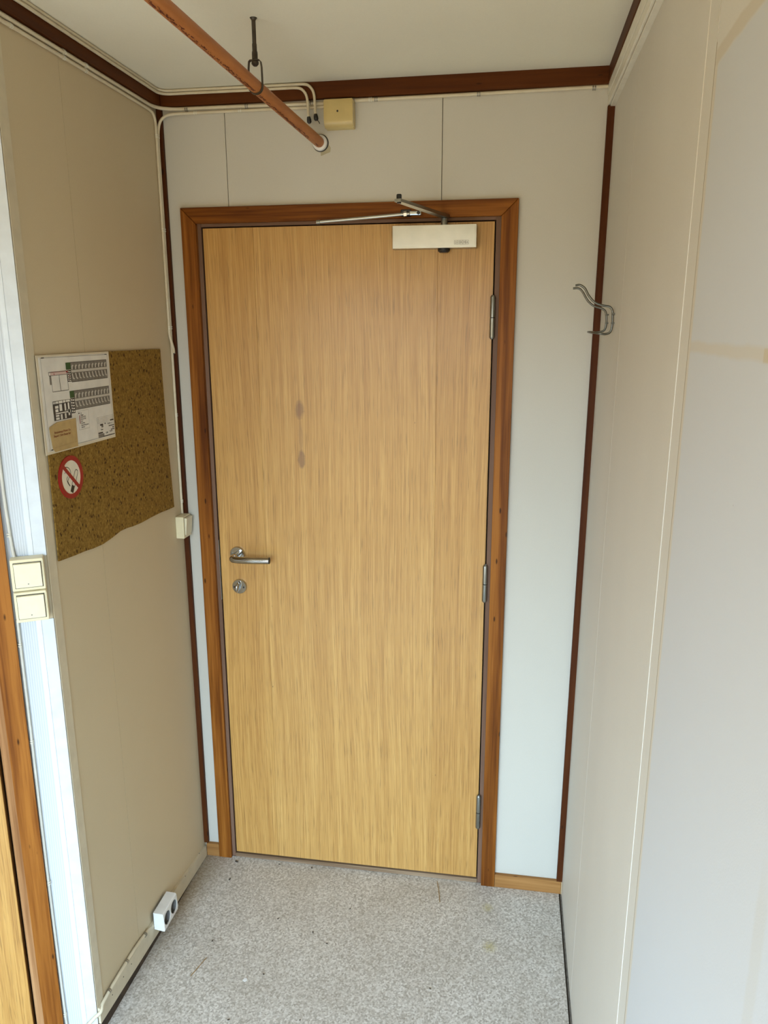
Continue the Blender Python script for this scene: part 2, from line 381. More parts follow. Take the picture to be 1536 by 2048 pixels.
class Ink:
    """flat print on a plane: collects quads in (a, c) wall coordinates"""
    def __init__(s, M_, d): s.bm = B_(); s.M = M_; s.d = d
    def poly(s, pts):
        s.bm.faces.new([s.bm.verts.new(s.M @ Vector((a, s.d, c))) for a, c in pts])
    def rect(s, a0, c0, a1, c1): s.poly([(a0, c0), (a1, c0), (a1, c1), (a0, c1)])
    def line(s, p, q, w):
        p = Vector(p); q = Vector(q); d = (q-p); 
        if d.length < 1e-9: return
        d.normalize(); n = Vector((-d.y, d.x))*w/2
        s.poly([p+n, q+n, q-n, p-n])
    def path(s, pts, w):
        for a, b in zip(pts, pts[1:]): s.line(a, b, w)
    def frame(s, a0, c0, a1, c1, w): s.path([(a0, c0), (a1, c0), (a1, c1), (a0, c1), (a0, c0)], w)
    def text(s, txt, a, c, size, bold=False):
        cu = bpy.data.curves.new('t', 'FONT'); cu.body = txt; cu.size = size; cu.resolution_u = 2
        if bold: cu.offset = size*.02
        ob = bpy.data.objects.new('t', cu); COL.objects.link(ob)
        dg = bpy.context.evaluated_depsgraph_get(); me = bpy.data.meshes.new_from_object(ob.evaluated_get(dg))
        vs = [s.bm.verts.new(s.M @ Vector((a+v.co.x, s.d, c+v.co.y))) for v in me.vertices]
        for p in me.polygons:
            try: s.bm.faces.new([vs[i] for i in p.vertices])
            except ValueError: pass
        bpy.data.objects.remove(ob); bpy.data.curves.remove(cu); bpy.data.meshes.remove(me)
    def done(s, name, mat, parent):
        o = new_obj(name, s.bm, mat, parent); o['kind'] = 'stuff'; return o

# ================================================================== STRUCTURE
ZC = 2.418
# floor
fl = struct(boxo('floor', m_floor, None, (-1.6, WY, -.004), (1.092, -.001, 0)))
one('subfloor', m_backing, fl, box, (-1.7, WY-.1, -.05), (1.3, .1, -.0045))
ce = struct(boxo('ceiling', m_ceiling, None, (-1.7, WY-.1, ZC), (1.25, .12, ZC+.05)))

# back wall: dark backing with three boards (open joints) around the door
wb = B_()
prism(wb, [(-.112, 0), (-.030, 0), (-.030, 2.085), (.857, 2.085), (.857, 0), (1.16, 0), (1.16, ZC), (-.112, ZC)], -.05, -.0102, BACK)
wall_back = struct(new_obj('wall_back', wb, m_backing))
J = .0009
one('panel', m_wall_back, wall_back, prism, [(-.112, 0), (-.030, 0), (-.030, 2.085), (.0815-J, 2.085), (.0815-J, ZC), (-.112, ZC)], -.010, 0, BACK)
one('panel', m_wall_back, wall_back, prism, [(.0815+J, 2.085), (.6815-J, 2.085), (.6815-J, ZC), (.0815+J, ZC)], -.010, 0, BACK)
one('panel', m_wall_back, wall_back, prism, [(.6815+J, 2.085), (.857, 2.085), (.857, 0), (1.13, 0), (1.13, ZC), (.6815+J, ZC)], -.010, 0, BACK)
one('tan_patch', m_tan_patch, wall_back, prism, [(.350, 2.285), (.366, 2.289), (.370, 2.270), (.379, 2.258), (.377, 2.247), (.364, 2.243), (.351, 2.238), (.350, 2.252)], .0, .0006, BACK)['label'] = 'tan patch below the pipe end'  # flat tan polygon, darker than the board around it

# left wall (alcove side)
wall_left = struct(boxo('wall_left', m_backing, None, (-.722, -.045, 0), (.02, -.0102, ZC), LEFT))
boxo('panel', m_wall_left, wall_left, (-.7215, -.010, 0), (-.490-.0006, 0, ZC), LEFT)
boxo('panel', m_wall_left, wall_left, (-.490+.0006, -.010, 0), (-.0005, 0, ZC), LEFT)

# right wall, leaning a little outward, in boards with a cover strip
wall_right = struct(boxo('wall_right', m_backing, None, (WY, -.06, -.02), (.03, -.0105, ZC), RIGHT))
ys = [-.0005, -.42, -1.049]
boxo('panel', m_wall_side, wall_right, (-.4198, -.010, -.004), (-.0005, .0012, ZC), RIGHT, .0002)
boxo('panel', m_wall_side, wall_right, (-1.0525, -.010, -.004), (-.4199, .0010, ZC), RIGHT, .0004)
boxo('cover_strip', m_wall_side, wall_right, (-1.1055, -.010, -.004), (-1.0527, 0, ZC), RIGHT)
boxo('groove_shade_strip', plain('brown_groove_shade', (.34, .27, .17), .7), wall_right, (-1.1083, -.010, -.004), (-1.1057, 0, 2.12), RIGHT)  # shade line of the groove, put in as a brown strip
boxo('panel', m_wall_clean, wall_right, (-2.32, -.010, -.004), (-1.1085, 0, ZC), RIGHT, .0004)
boxo('panel', m_wall_side, wall_right, (WY, -.010, -.004), (-2.322, 0, ZC), RIGHT, .0004)

# angled wall beside the alcove, with the second door in it
wall_angled = struct(one('wall_front', m_ribs, None, prism, [(-1.13, 0), (-1.02, 0), (-1.02, 2.085), (-.12, 2.085), (-.12, 0), (-.002, 0), (-.002, ZC), (-1.13, ZC)], -.04, 0, ANG))
xl = (ANG @ Vector((-1.13, 0, 0)))
wl = B_()
for y0, y1, z0, z1 in ((WY, LY0, 0, ZC), (LY1, xl.y+.02, 0, ZC), (LY0, LY1, 0, LZ0), (LY0, LY1, LZ1, ZC)):
    box(wl, (xl.x-.05, y0, z0), (xl.x, y1, z1))
wall_far = struct(new_obj('wall_far_left', wl, m_wall_far))
# rear wall behind the camera with the window the daylight comes from
wr = B_()
for a, b in (((-1.7, 0), (WX0, ZC)), ((WX1, 0), (1.16, ZC)), ((WX0, 0), (WX1, WZ0)), ((WX0, WZ1), (WX1, ZC))):
    box(wr, (a[0], WY-.06, a[1]), (b[0], WY, b[1]))
wall_rear = struct(new_obj('wall_rear', wr, m_wall_far))
win = struct(empty('window_1', ((WX0+WX1)/2, WY-.03, WZ0)))
for a, b in (((WX0, WZ0), (WX0+.04, WZ1)), ((WX1-.04, WZ0), (WX1, WZ1)), ((WX0+.04, WZ0), (WX1-.04, WZ0+.04)), ((WX0+.04, WZ1-.04), (WX1-.04, WZ1)), (((WX0+WX1)/2-.02, WZ0+.04), ((WX0+WX1)/2+.02, WZ1-.04))):
    boxo('window_frame', m_white_strip, win, (a[0], WY-.05, a[1]), (b[0], WY-.01, b[1]))
fill_win = struct(empty('added_fill_window', (xl.x-.03, (LY0+LY1)/2, LZ0)))  # unseen side window, added to bring in more fill light
for y0, y1, z0, z1 in ((LY0, LY0+.04, LZ0, LZ1), (LY1-.04, LY1, LZ0, LZ1), (LY0+.04, LY1-.04, LZ0, LZ0+.04), (LY0+.04, LY1-.04, LZ1-.04, LZ1)):
    boxo('window_frame', m_white_strip, fill_win, (xl.x-.04, y0, z0), (xl.x-.01, y1, z1))

# dark trims under the ceiling and in the corners
struct(boxo('trim_1', m_trim_dark_x, None, (-.096, .0, 2.377), (1.104, .016, ZC), BACK, .001))
struct(boxo('trim_2', m_trim_dark_y, None, (-.722, 0, 2.377), (-.0005, .016, ZC), LEFT, .001))
struct(boxo('trim_3', m_trim_dark_y, None, (WY, 0, 2.382), (-.0005, .022, ZC), RIGHT, .001))
struct(boxo('trim_4', m_trim_dark, None, (-.0135, 0, .050), (-.0005, .0150, 2.3765), LEFT, .0012))
tr = B_(); prism(tr, [(1.083, .047), (1.1017, .047), (1.1015+LEAN*2.327, 2.327), (1.1008, 2.327)], .0002, .0135, BACK)
struct(new_obj('trim_5', tr, m_trim_dark))
struct(boxo('trim_6', m_trim_dark_x, None, (-1.13, 0, 2.377), (-.003, .016, ZC), ANG, .001))
# corner profile: alcove leg coloured beige as the shaded side of the white plastic, white strip on the angled side, cut away round the switches
cp = B_(); box(cp, (-.7215, 0, 0), (-.692, .0018, 2.376), LEFT, .0005); box(cp, (-.0345, 0, .0), (-.0005, .0012, 2.376), ANG)
prof = struct(new_obj('trim_7', cp, m_beige_and_shade))
for z0, z1 in ((.0, 1.152), (1.299, 2.376)):
    boxo('cover_strip', m_white_strip, prof, (-.0250, .0013, z0), (.0006, .0042, z1), ANG, .0006)
    boxo('cover_lip', m_white_band, prof, (-.0355, .0002, z0), (-.0249, .0050, z1), ANG, .0006)
# skirtings
struct(boxo('baseboard_back', m_base_x, None, (-.104, 0, 0), (-.0590, .0125, .0475), BACK, .001))
bb = struct(boxo('baseboard_back_right', m_base_x, None, (.8862, 0, 0), (1.0975, .0125, .0465), BACK, .001))
boxo('end_block', m_pale_wood, bb, (1.0978, 0, 0), (1.1014, .013, .046), BACK)
bl = B_(); prism(bl, [(-.7215, .036), (-.014, .001), (-.014, .038), (-.26, .066), (-.505, .079), (-.7215, .084)], 0, .008, LEFT)
bbl = struct(new_obj('baseboard_left', bl, m_beige_and_shade))
boxo('sole_strip', m_sole, bbl, (-.7215, 0.0002, -.004), (-.0125, .0045, .036), LEFT)
for y_ in (-.40+.0, -.555, -.60, -.66, -.19, -.075):
    one('nail', m_dark, bbl, disc, (y_, .058+.018*(-y_-.3)), .0016, .0079, .0086, LEFT, n=10)
struct(boxo('baseboard_right', m_grey_gap, None, (-3.3, .0005, -.0044), (-.014, .0052, .001), RIGHT))

# ------------------------------------------------------------------ main door
d1 = struct(empty('door_1', (.4128, -.001, 0)))
CO, CI, CT, CTI = .0587, .0150, 2.1145, 2.0708
W_ = .8256
one('casing', m_casing, d1, prism, [(-CO, 0), (-CI, 0), (-CI, CTI), (-CO, CT)], 0, .014, BACK)
one('casing', m_casing, d1, prism, [(W_+CI+.001, 0), (W_+.0600, 0), (W_+.0620, CT), (W_+CI+.0025, CTI)], 0, .014, BACK)
one('casing', m_casing_x, d1, prism, [(-CO+.0006, CT), (-CI+.0006, CTI+.0006), (W_+CI+.002, CTI+.0006), (W_+.0615, CT)], 0, .014, BACK)
for c_ in d1.children:
    md = c_.modifiers.new('b', 'BEVEL'); md.width = .0013; md.segments = 1; md.limit_method = 'ANGLE'
boxo('jamb', m_jamb, d1, (-.029, -.06, 0), (-.0042, .0005, 2.084), BACK, .001)
boxo('jamb', m_jamb, d1, (W_+.0036, -.06, 0), (W_+.029, .0005, 2.084), BACK, .001)
boxo('jamb', m_jamb_x, d1, (-.0042, -.06, 2.0632), (W_+.0036, .0005, 2.084), BACK, .001)
boxo('door_stop', m_backing, d1, (-.004, -.06, .0), (W_+.003, -.042, 2.063), BACK)
boxo('threshold', m_thresh, d1, (-.0040, -.04, 0), (W_+.0034, .003, .0140), BACK, .0015)
leaf = boxo('door_leaf', m_ven[1], d1, (0, -.040, .0195), (W_, -.0012, 2.0595), BACK)
for i, (a, b) in enumerate(((0, .1495), (.1495, .6735), (.6735, W_))):
    boxo('veneer_sheet', m_ven[i], leaf, (a+.00035, -.0011, .0195), (b-.00035, 0, 2.0595), BACK, .0004)
# strike plate in the lock-side gap
boxo('strike_plate', m_steel, d1, (-.0041, -.02, .942), (-.0030, .0006, 1.138), BACK)
# hinges
for z0, z1 in ((1.7505, 1.869), (.9805, 1.0995), (.207, .330)):
    h = empty('hinge', (.8265, -.007, z0)); h.parent = d1; h.matrix_parent_inverse = pmw(d1).inverted()
    zm = z0+(z1-z0)*.49; ax = Vector((0, 0, 1)); c_ = (.8265, -.0065, 0)
    one('lower_knuckle', m_hinge, h, lathe, [(.0035, z0), (.0068, z0+.004), (.0074, z0+.006), (.0074, zm-.0012), (.006, zm-.0010)], c_, ax, smooth=True)
    one('upper_knuckle', m_hinge, h, lathe, [(.006, zm+.0008), (.0074, zm+.0012), (.0074, z1-.006), (.0068, z1-.004), (.0035, z1)], c_, ax, smooth=True)
    one('hinge_pin', m_dark, h, lathe, [(.0055, zm-.003), (.0055, zm+.003)], c_, ax)
    boxo('hinge_leaf', m_hinge, h, (.8258, -.03, z0+.008), (.8282, .001, z1-.008), BACK)
# lever handle
HX, HZ = .0575, 1.097
lh = empty('lever_handle', (HX, 0, HZ)); lh.parent = d1; lh.matrix_parent_inverse = pmw(d1).inverted()
one('rose', m_chrome, lh, lathe, [(.0235, 0), (.0235, .006), (.0222, .0085), (.011, .0092)], (HX, 0, HZ), Vector((0, -1, 0)), n=40, smooth=True)
lv = B_()
tube(lv, smooth_path([(HX, -.008, HZ-.001), (HX, -.028, HZ-.001), (HX, -.044, HZ-.002), (HX+.004, -.052, HZ-.003), (HX+.014, -.055, HZ-.0035), (HX+.05, -.055, HZ-.0035), (HX+.085, -.0535, HZ-.0030), (HX+.118, -.052, HZ-.002)], 5), [.0100]*12+[.0108]*24, 20)
new_obj('lever', lv, m_chrome, lh, True)
one('end_cap', m_dark, lh, lathe, [(.0100, 0), (.0100, .0012)], (HX+.1181, -.052, HZ-.002), Vector((1, .04, .03)))
for dx in (-.0145, .0155):
    one('screw', m_hinge, lh, lathe, [(.0030, 0), (.0026, .0016)], (HX+dx, -.0088, HZ+.004), Vector((0, -1, 0)), n=12)
# thumb turn
TX, TZ = .0595, .9905
tt = empty('thumb_turn', (TX, 0, TZ)); tt.parent = d1; tt.matrix_parent_inverse = pmw(d1).inverted()
one('rose', m_chrome, tt, lathe, [(.0235, 0), (.0235, .006), (.0222, .0085), (.0, .0092)], (TX, 0, TZ), Vector((0, -1, 0)), n=40, smooth=True)
kb = B_(); bmesh.ops.create_uvsphere(kb, u_segments=20, v_segments=12, radius=1)
R_ = Matrix.Rotation(math.radians(12), 3, 'Y')
for v in kb.verts:
    v.co = R_ @ Vector((v.co.x*.0066, v.co.y*.013, v.co.z*.0165)); v.co += Vector((TX-.003, -.017, TZ))
new_obj('turn_knob', kb, m_chrome, tt, True)
for dx in (-.0155, .0145):
    one('screw', m_dark, tt, lathe, [(.0030, 0), (.0026, .0012)], (TX+dx, -.0088, TZ-.001), Vector((0, -1, 0)), n=12)

# ------------------------------------------------------------------ second door, in the angled wall
d2 = struct(empty('door_2', tuple(ANG @ Vector((-.57, .0, 0)))))
one('casing', m_casing, d2, prism, [(-.0790, 0), (-.0790, 2.13), (-.1215, 2.085), (-.1215, 0)], 0, .014, ANG)
one('casing', m_casing, d2, prism, [(-1.065, 0), (-1.021, 0), (-1.021, 2.085), (-1.065, 2.13)], 0, .014, ANG)
one('casing', m_casing_x, d2, prism, [(-1.064, 2.13), (-1.020, 2.086), (-.1222, 2.086), (-.0797, 2.13)], 0, .014, ANG)
jb2 = B_(); prism(jb2, [(-.1400, -.05), (-.118, -.05), (-.118, .0), (-.1215, .0135), (-.1370, .003), (-.1400, -.002)], 0, 2.085, ANG, axis=2)
new_obj('jamb', jb2, wood('pine_jamb_grain', (.20, .085, .03), (.34, .17, .07), (.44, .24, .11), 'z', .45, 12.5, knots=False), d2)
boxo('jamb', m_jamb, d2, (-1.025, -.05, 0), (-.995, -.001, 2.085), ANG)
boxo('jamb', m_jamb_x, d2, (-.995, -.05, 2.064), (-.14, -.001, 2.085), ANG)
boxo('door_stop', m_backing, d2, (-1.0, -.06, 0), (-.13, -.045, 2.085), ANG)
boxo('door_leaf', veneer('oak_veneer_second_door', 15.3, (.98, .95, .86)), d2, (-.993, -.04, .012), (-.1475, .0, 2.060), ANG, .0008)

# ================================================================== THINGS ON THE DOOR AND BACK WALL
# door closer (disconnected arm)
dc = tag(empty('door_closer', (.666, 0, 1.99)), 'silver door closer with a loose arm at the top of the oak door', 'door closer')
cb = B_(); prism(cb, [(.5555, 1.9905), (.7785, 1.9905), (.7785, 2.0485), (.5555, 2.0485)], .001, .046, BACK)
bmesh.ops.bevel(cb, geom=[e_ for e_ in cb.edges if all(abs(v.co.y+.046) < 1e-5 for v in e_.verts)], offset=.003, segments=2, affect='EDGES')
new_obj('closer_body', cb, m_steel, dc, False)
boxo('end_plate', m_hinge, dc, (.5545, .002, 1.9900), (.5554, .044, 2.0480), BACK)
boxo('end_plate', m_hinge, dc, (.7786, .002, 1.9900), (.7795, .044, 2.0480), BACK)
one('spindle_cap', m_black, dc, lathe, [(.0165, 0), (.0165, .006), (.012, .0105)], (.692, -.024, 1.9903), Vector((0, 0, -1)), smooth=True)
one('arm_pivot', m_hinge, dc, lathe, [(.0090, 0), (.0090, .017), (.0078, .019)], (.692, -.026, 2.0488), Vector((0, 0, 1)), smooth=True)
ar = B_()
a0, a1 = Vector((.692, -.026, 2.0725)), Vector((.6095, -.300, 2.0725))
d_ = (a1-a0).normalized(); s_ = Vector((-d_.y, d_.x, 0))
vs = []
for p, w, h in ((a0-d_*.012, .0110, .0042), (a0+d_*.02, .0105, .0042), (a1-d_*.02, .0085, .0035), (a1+d_*.008, .0080, .0035)):
    vs.append([ar.verts.new(p+s_*sx*w+Vector((0, 0, sz*h))) for sx, sz in ((-1, -1), (1, -1), (1, 1), (-1, 1))])
for A, B in zip(vs, vs[1:]):
    for j in range(4): ar.faces.new((A[j], A[(j+1) % 4], B[(j+1) % 4], B[j]))
ar.faces.new(vs[0][::-1]); ar.faces.new(vs[-1])
new_obj('main_arm', ar, m_hinge, dc)
one('elbow_pin', m_black, dc, lathe, [(.0050, -.006), (.0050, .0045), (.0062, .0046), (.0062, .013), (.005, .0145)], (a1.x, a1.y, a1.z), Vector((0, 0, 1)), smooth=True)
fa = B_(); tube(fa, smooth_path([(.350, -.034, 2.0645), (.47, -.0345, 2.0715), (.592, -.035, 2.0790), (.606, -.035, 2.0800)], 3), [.0042]*9+[.0052], 12)
new_obj('forearm_rod', fa, m_steel, dc, True)
one('rod_tip', m_hinge, dc, lathe, [(.0058, 0), (.0058, .010)], (.343, -.034, 2.064), Vector((1, 0, .055)), smooth=True)
one('rod_nut', m_chrome, dc, lathe, [(.0078, -.004), (.0078, .004)], (.588, -.0348, 2.0788), Vector((1, 0, .055)), n=6)
boxo('frame_bracket', m_black, dc, (.574, .014, 2.0740), (.602, .026, 2.0920), BACK, .002)
boxo('bracket_link', m_chrome, dc, (.598, .026, 2.0745), (.632, .040, 2.0865), BACK, .0035, 2)
one('link_bolt', m_black, dc, lathe, [(.0045, 0), (.0045, .003)], (.624, -.0402, 2.0805), Vector((0, -1, 0)))
bd = Ink(BACK, .0464)
x0 = .7215; bw_ = .0075
for i in range(5): bd.frame(x0+i*bw_, 1.9985, x0+(i+1)*bw_, 2.0080, .0006)
for i, ch in enumerate('DORMA'): bd.text(ch, x0+i*bw_+.0014, 2.0005, .0076)
bd.done('badge', m_ink, dc)

# junction box
jx = tag(empty('junction_box', (.408, 0, 2.299)), 'yellowed plastic junction box under the ceiling trim above the door', 'junction box')
jb_ = B_(); prof_ = [(.0, 2.3005), (.016, 2.3005)] + [(.019+.016*math.sin(math.radians(t_)), 2.3175-.016*math.cos(math.radians(t_))) for t_ in (10, 25, 40, 55, 70, 85)] + [(.035, 2.322), (.035, 2.3665), (.0325, 2.3695), (.0, 2.3705)]
lo = [jb_.verts.new(Vector((.3690, -d, z))) for d, z in prof_]; hi = [jb_.verts.new(Vector((.4475, -d, z))) for d, z in prof_]
jb_.faces.new(lo); jb_.faces.new(hi[::-1])
for i in range(len(prof_)): jb_.faces.new((lo[i], hi[i], hi[(i+1) % len(prof_)], lo[(i+1) % len(prof_)]))
bmesh.ops.bevel(jb_, geom=[e_ for e_ in jb_.edges if abs(e_.verts[0].co.x-e_.verts[1].co.x) < 1e-6 and min(v.co.y for v in e_.verts) < -.01], offset=.0018, segments=2, affect='EDGES')
new_obj('box_cover', jb_, m_jbox, jx, True)
one('screw_hole', m_dark, jx, disc, (.4065, 2.3395), .0026, .0348, .0353, BACK, n=14)

# pipe and its hanger
def pp(y): return Vector((.3492-(.3492-.3215)*(-.012-y)/.445, y, 2.2711+(2.2869-2.2711)*(-.012-y)/.445))
pi = tag(empty('heating_pipe', tuple(pp(-.01))), 'orange painted pipe running under the ceiling into the wall', 'pipe')
pt = B_(); tube(pt, [pp(-.0005-.04*i) for i in range(int(3.36/.04))], .0138, 28); new_obj('pipe', pt, m_pipe, pi, True)
one('wall_collar', m_white, pi, lathe, [(.0205, 0), (.0205, .006), (.019, .010), (.0145, .0115)], (pp(0).x, -.0002, pp(0).z), Vector((0, -1, 0)), n=32, smooth=True)
one('collar_ring', m_black, pi, lathe, [(.0225, 0), (.0222, .0022)], (pp(0).x+.0008, -.0001, pp(0).z), Vector((0, -1, 0)), n=32)
# dark red lettering, worn to dashes, along the lower flank
mk = B_(); ax = (pp(-1)-pp(0)).normalized()
side = Vector((1, 0, 0)); side = (side-ax*side.dot(ax)).normalized(); upv = side.cross(ax).normalized()
if upv.z < 0: upv = -upv
def onpipe(y, ang): return pp(y)+(side*math.cos(ang)+upv*math.sin(ang))*.0141
rnd = random.Random(4)
def mark(y0, y1, a, w):
    q = [onpipe(y0, a-w), onpipe(y1, a-w), onpipe(y1, a+w), onpipe(y0, a+w)]
    mk.faces.new([mk.verts.new(v) for v in q])
y = -.10
while y > -1.6:
    L = rnd.uniform(.002, .008); a = math.radians(rnd.uniform(-102, -70))
    if not (-.470 < y < -.440): mark(y, y-L, a, rnd.uniform(.03, .09))
    y -= rnd.uniform(.0008, .004)
for y0, y1, a in ((-.475, -.53, -74), (-.50, -.545, -88), (-.41, -.435, -80), (-.20, -.33, -86), (-.70, -.716, -80), (-.03, -.055, -75), (-.025, -.045, -84)):
    mark(y0, y1, math.radians(a), .05)
new_obj('worn_lettering', mk, m_pipe_mark, pi)['kind'] = 'stuff'
HY = -.457; hc = pp(HY)
ha = tag(empty('pipe_hanger', (.322, HY, 2.27)), 'rusty steel rod hanger with a strap loop holding the orange pipe', 'pipe hanger')
one('rod', m_rod, ha, lathe, [(.0043, 0), (.0043, .048), (.0050, .050), (.0050, .066), (.0043, .068), (.0043, .080)], (.322, HY, ZC), Vector((0, 0, -1)), n=14, smooth=True)
one('ceiling_flange', m_rod, ha, lathe, [(.0078, 0), (.0070, .0012), (.0046, .0045)], (.322, HY, ZC), Vector((0, 0, -1)), smooth=True)
one('coupling_nut', m_rod, ha, lathe, [(.0058, .064), (.0062, .068), (.0062, .079)], (.322, HY, ZC), Vector((0, 0, -1)), n=10)
one('bolt_head', m_rod, ha, lathe, [(.0078, .0835), (.0078, .088), (.004, .092)], (.322, HY, ZC), Vector((0, 0, -1)), n=10)
stp = []
zt = ZC-.0805
outl = [(.322, zt), (.3115, zt), (.3085, zt-.003), (.3072, zt-.014)]
for i in range(17):
    a = math.radians(180+i*180/16); outl.append((hc.x+.0152*math.cos(a), hc.z+.0152*math.sin(a)))
outl += [(.3362, zt-.014), (.3345, zt-.003), (.3315, zt), (.322, zt)]
sb = B_(); wv, th = .0042, .0018
P2 = [Vector((a, 0, c)) for a, c in outl]; rings = []
for i, p in enumerate(P2):
    t = (P2[min(i+1, len(P2)-1)]-P2[max(i-1, 0)]).normalized(); nn = Vector((t.z, 0, -t.x))
    rings.append([sb.verts.new(p+nn*sn*th/2+Vector((0, HY+sy*wv, 0))) for sn, sy in ((-1, -1), (1, -1), (1, 1), (-1, 1))])
for A, B in zip(rings, rings[1:]):
    for j in range(4): sb.faces.new((A[j], A[(j+1) % 4], B[(j+1) % 4], B[j]))
new_obj('strap', sb, m_rod, ha)

# ------------------------------------------------------------------ cables
def clip(parent, c, axis, out, r, mat=m_clip):
    """a cable clip: half ring over the cable plus its nail lug"""
    axis = Vector(axis).normalized(); out = Vector(out).normalized(); s = axis.cross(out); c = Vector(c); bm = B_(); n = 10
    for dd in ((-.0042, -.0012), (.0012, .0042)):
        L = []
        for d in dd:
            for rr in (r+.0002, r+.0012):
                L.append([bm.verts.new(c+axis*d+(s*math.cos(math.pi*(i/n))+out*math.sin(math.pi*(i/n)))*rr) for i in range(n+1)])
        for a, b in ((0, 1), (1, 3), (3, 2), (2, 0)):
            for i in range(n): bm.faces.new((L[a][i], L[a][i+1], L[b][i+1], L[b][i]))
    new_obj('clip', bm, mat, parent)
def cable(name, label, pts, r, mat, sub=6, group=None):
    bm = B_(); P = smooth_path(pts, sub); tube(bm, P, r, 10)
    t = empty(name, tuple(P[len(P)//2])); tag(t, label, 'cable', group)
    new_obj('sheath', bm, mat, t, True); return t
xw = -.112
# A: pair lying on top of the ceiling trims, ending in capped tails by the junction box
for i, (zz, xe, ze, lab) in enumerate(((2.4138, .3425, 2.334, 'upper beige cable along the ceiling edge, capped tail nearer the junction box'),
                                  (2.4058, .3235, 2.328, 'lower beige cable along the ceiling edge, capped tail nearer the pipe'))):
    o_ = .0202
    pts = [(xw+o_, -.722, zz), (xw+o_, -.5, zz), (xw+o_, -.10, zz), (xw+o_+.001, -.045, zz), (xw+o_+.010, -.028, zz), (xw+o_+.028, -o_-.0002, zz), (.0, -o_, zz), (.15, -o_, zz-.001),
           (xe-.045, -o_, zz-.0012), (xe-.020, -o_-.001, zz-.004), (xe-.006, -o_-.002, zz-.017), (xe-.001, -o_-.002, zz-.034), (xe+.0005, -o_-.002, ze+.012), (xe+.0015, -o_-.001, ze)]
    ct = cable('ceiling_cable', lab, pts, .0037, m_cable)
    one('end_cap', m_black, ct, lathe, [(.0046, .004), (.0060, -.002), (.0060, -.009), (.0035, -.0125)], (xe+.0015, -o_-.001, ze), Vector((-.12, 0, 1)), n=12, smooth=True)
    if i == 0:
        one('bare_wire', m_black, ct, tube, [(xe+.004, -o_, ze-.010), (xe+.009, -o_-.002, ze-.014), (xe+.012, -o_, ze-.020)], .0011, 6)
# B: main cable just below the trim, left wall -> corner -> junction box
ZB, rB = 2.3715, .0048
tB = cable('wall_cable', 'thick beige cable below the left trim running into the junction box',
      [(xw+rB, -.722, ZB), (xw+rB, -.4, ZB), (xw+rB, -.09, ZB), (xw+rB+.001, -.055, ZB), (xw+rB+.012, -.026, ZB), (xw+.038, -.0115, ZB), (-.045, -rB-.0005, ZB), (.1, -rB, ZB-.0005), (.3688, -rB, ZB-.0045)], rB, m_cable)
# C: lower cable on the left wall, turning down in the corner, torn off half way
rC = .0040
tC = cable('wall_cable', 'beige cable turning down the left corner and torn off half way down',
      [(xw+rC, -.722, 2.3605), (xw+rC, -.3, 2.3605), (xw+rC, -.075, 2.3595), (xw+rC, -.045, 2.356), (xw+rC, -.0305, 2.342), (xw+rC, -.0275, 2.315), (xw+rC, -.0275, 2.1), (xw+rC, -.0280, 1.80), (xw+rC, -.0285, 1.765), (xw+rC+.004, -.0275, 1.745), (xw+rC+.008, -.026, 1.725), (xw+rC+.011, -.031, 1.712)], rC, m_cable)
one('torn_core', m_dark, tC, tube, [(xw+rC+.011, -.031, 1.7125), (xw+rC+.012, -.033, 1.709)], .0015, 6)
# D: lower cable from the junction box, turning down in the corner to the switch
tD = cable('wall_cable', 'beige cable dropping down the left corner to the light switch',
      [(.3688, -rC, 2.3585), (.2, -rC, 2.3595), (-.02, -rC, 2.3600), (-.058, -rC-.004, 2.3588), (-.080, -.0160, 2.3535), (-.097, -.0192, 2.340), (-.1055, -.0186, 2.315), (xw+rC, -.0186, 2.27), (xw+rC, -.0186, 2.0), (xw+rC, -.0190, 1.80), (xw+rC, -.0195, 1.60), (xw+rC, -.021, 1.40), (xw+rC, -.0225, 1.2265)], rC, m_cable)
# E: right of the junction box to the trunking
tE = cable('wall_cable', 'beige cable from the junction box to the white trunking', [(.4480, -rB, 2.3705), (.7, -rB, 2.3710), (.95, -rB, 2.3725), (1.0995, -rB, 2.3735)], rB, m_cable)
for y_ in (-.66, -.475, -.385): clip(tC, (xw+rC, y_, 2.3605), (0, 1, 0), (1, 0, 0), rC)
for y_ in (-.475, -.385): clip(tB, (xw+rB, y_, ZB), (0, 1, 0), (1, 0, 0), rB)
for x_ in (-.045+.0, .128, .31): clip(tB, (x_+.02, -rB, ZB-.002), (1, 0, 0), (0, -1, 0), rB, m_clip_metal)
for x_ in (.0, .128): clip(tD, (x_, -rC, 2.3597), (1, 0, 0), (0, -1, 0), rC)
for x_ in (.505, .775, 1.065): clip(tE, (x_, -rB, 2.3712), (1, 0, 0), (0, -1, 0), rB, m_clip_metal)
for z_ in (2.300, 2.055, 1.785): clip(tC, (xw+rC, -.0275, z_), (0, 0, 1), (1, 0, 0), rC)
for z_ in (2.300, 2.055, 1.785): clip(tD, (xw+rC, -.0188, z_), (0, 0, 1), (1, 0, 0), rC)
clip(tD, (xw+rC, -.0195, 1.53), (0, 0, 1), (1, 0, 0), rC); clip(tD, (xw+rC, -.0220, 1.265), (0, 0, 1), (1, 0, 0), rC)
clip(tE, (.49, -rB, 2.3706), (1, 0, 0), (0, -1, 0), rB)
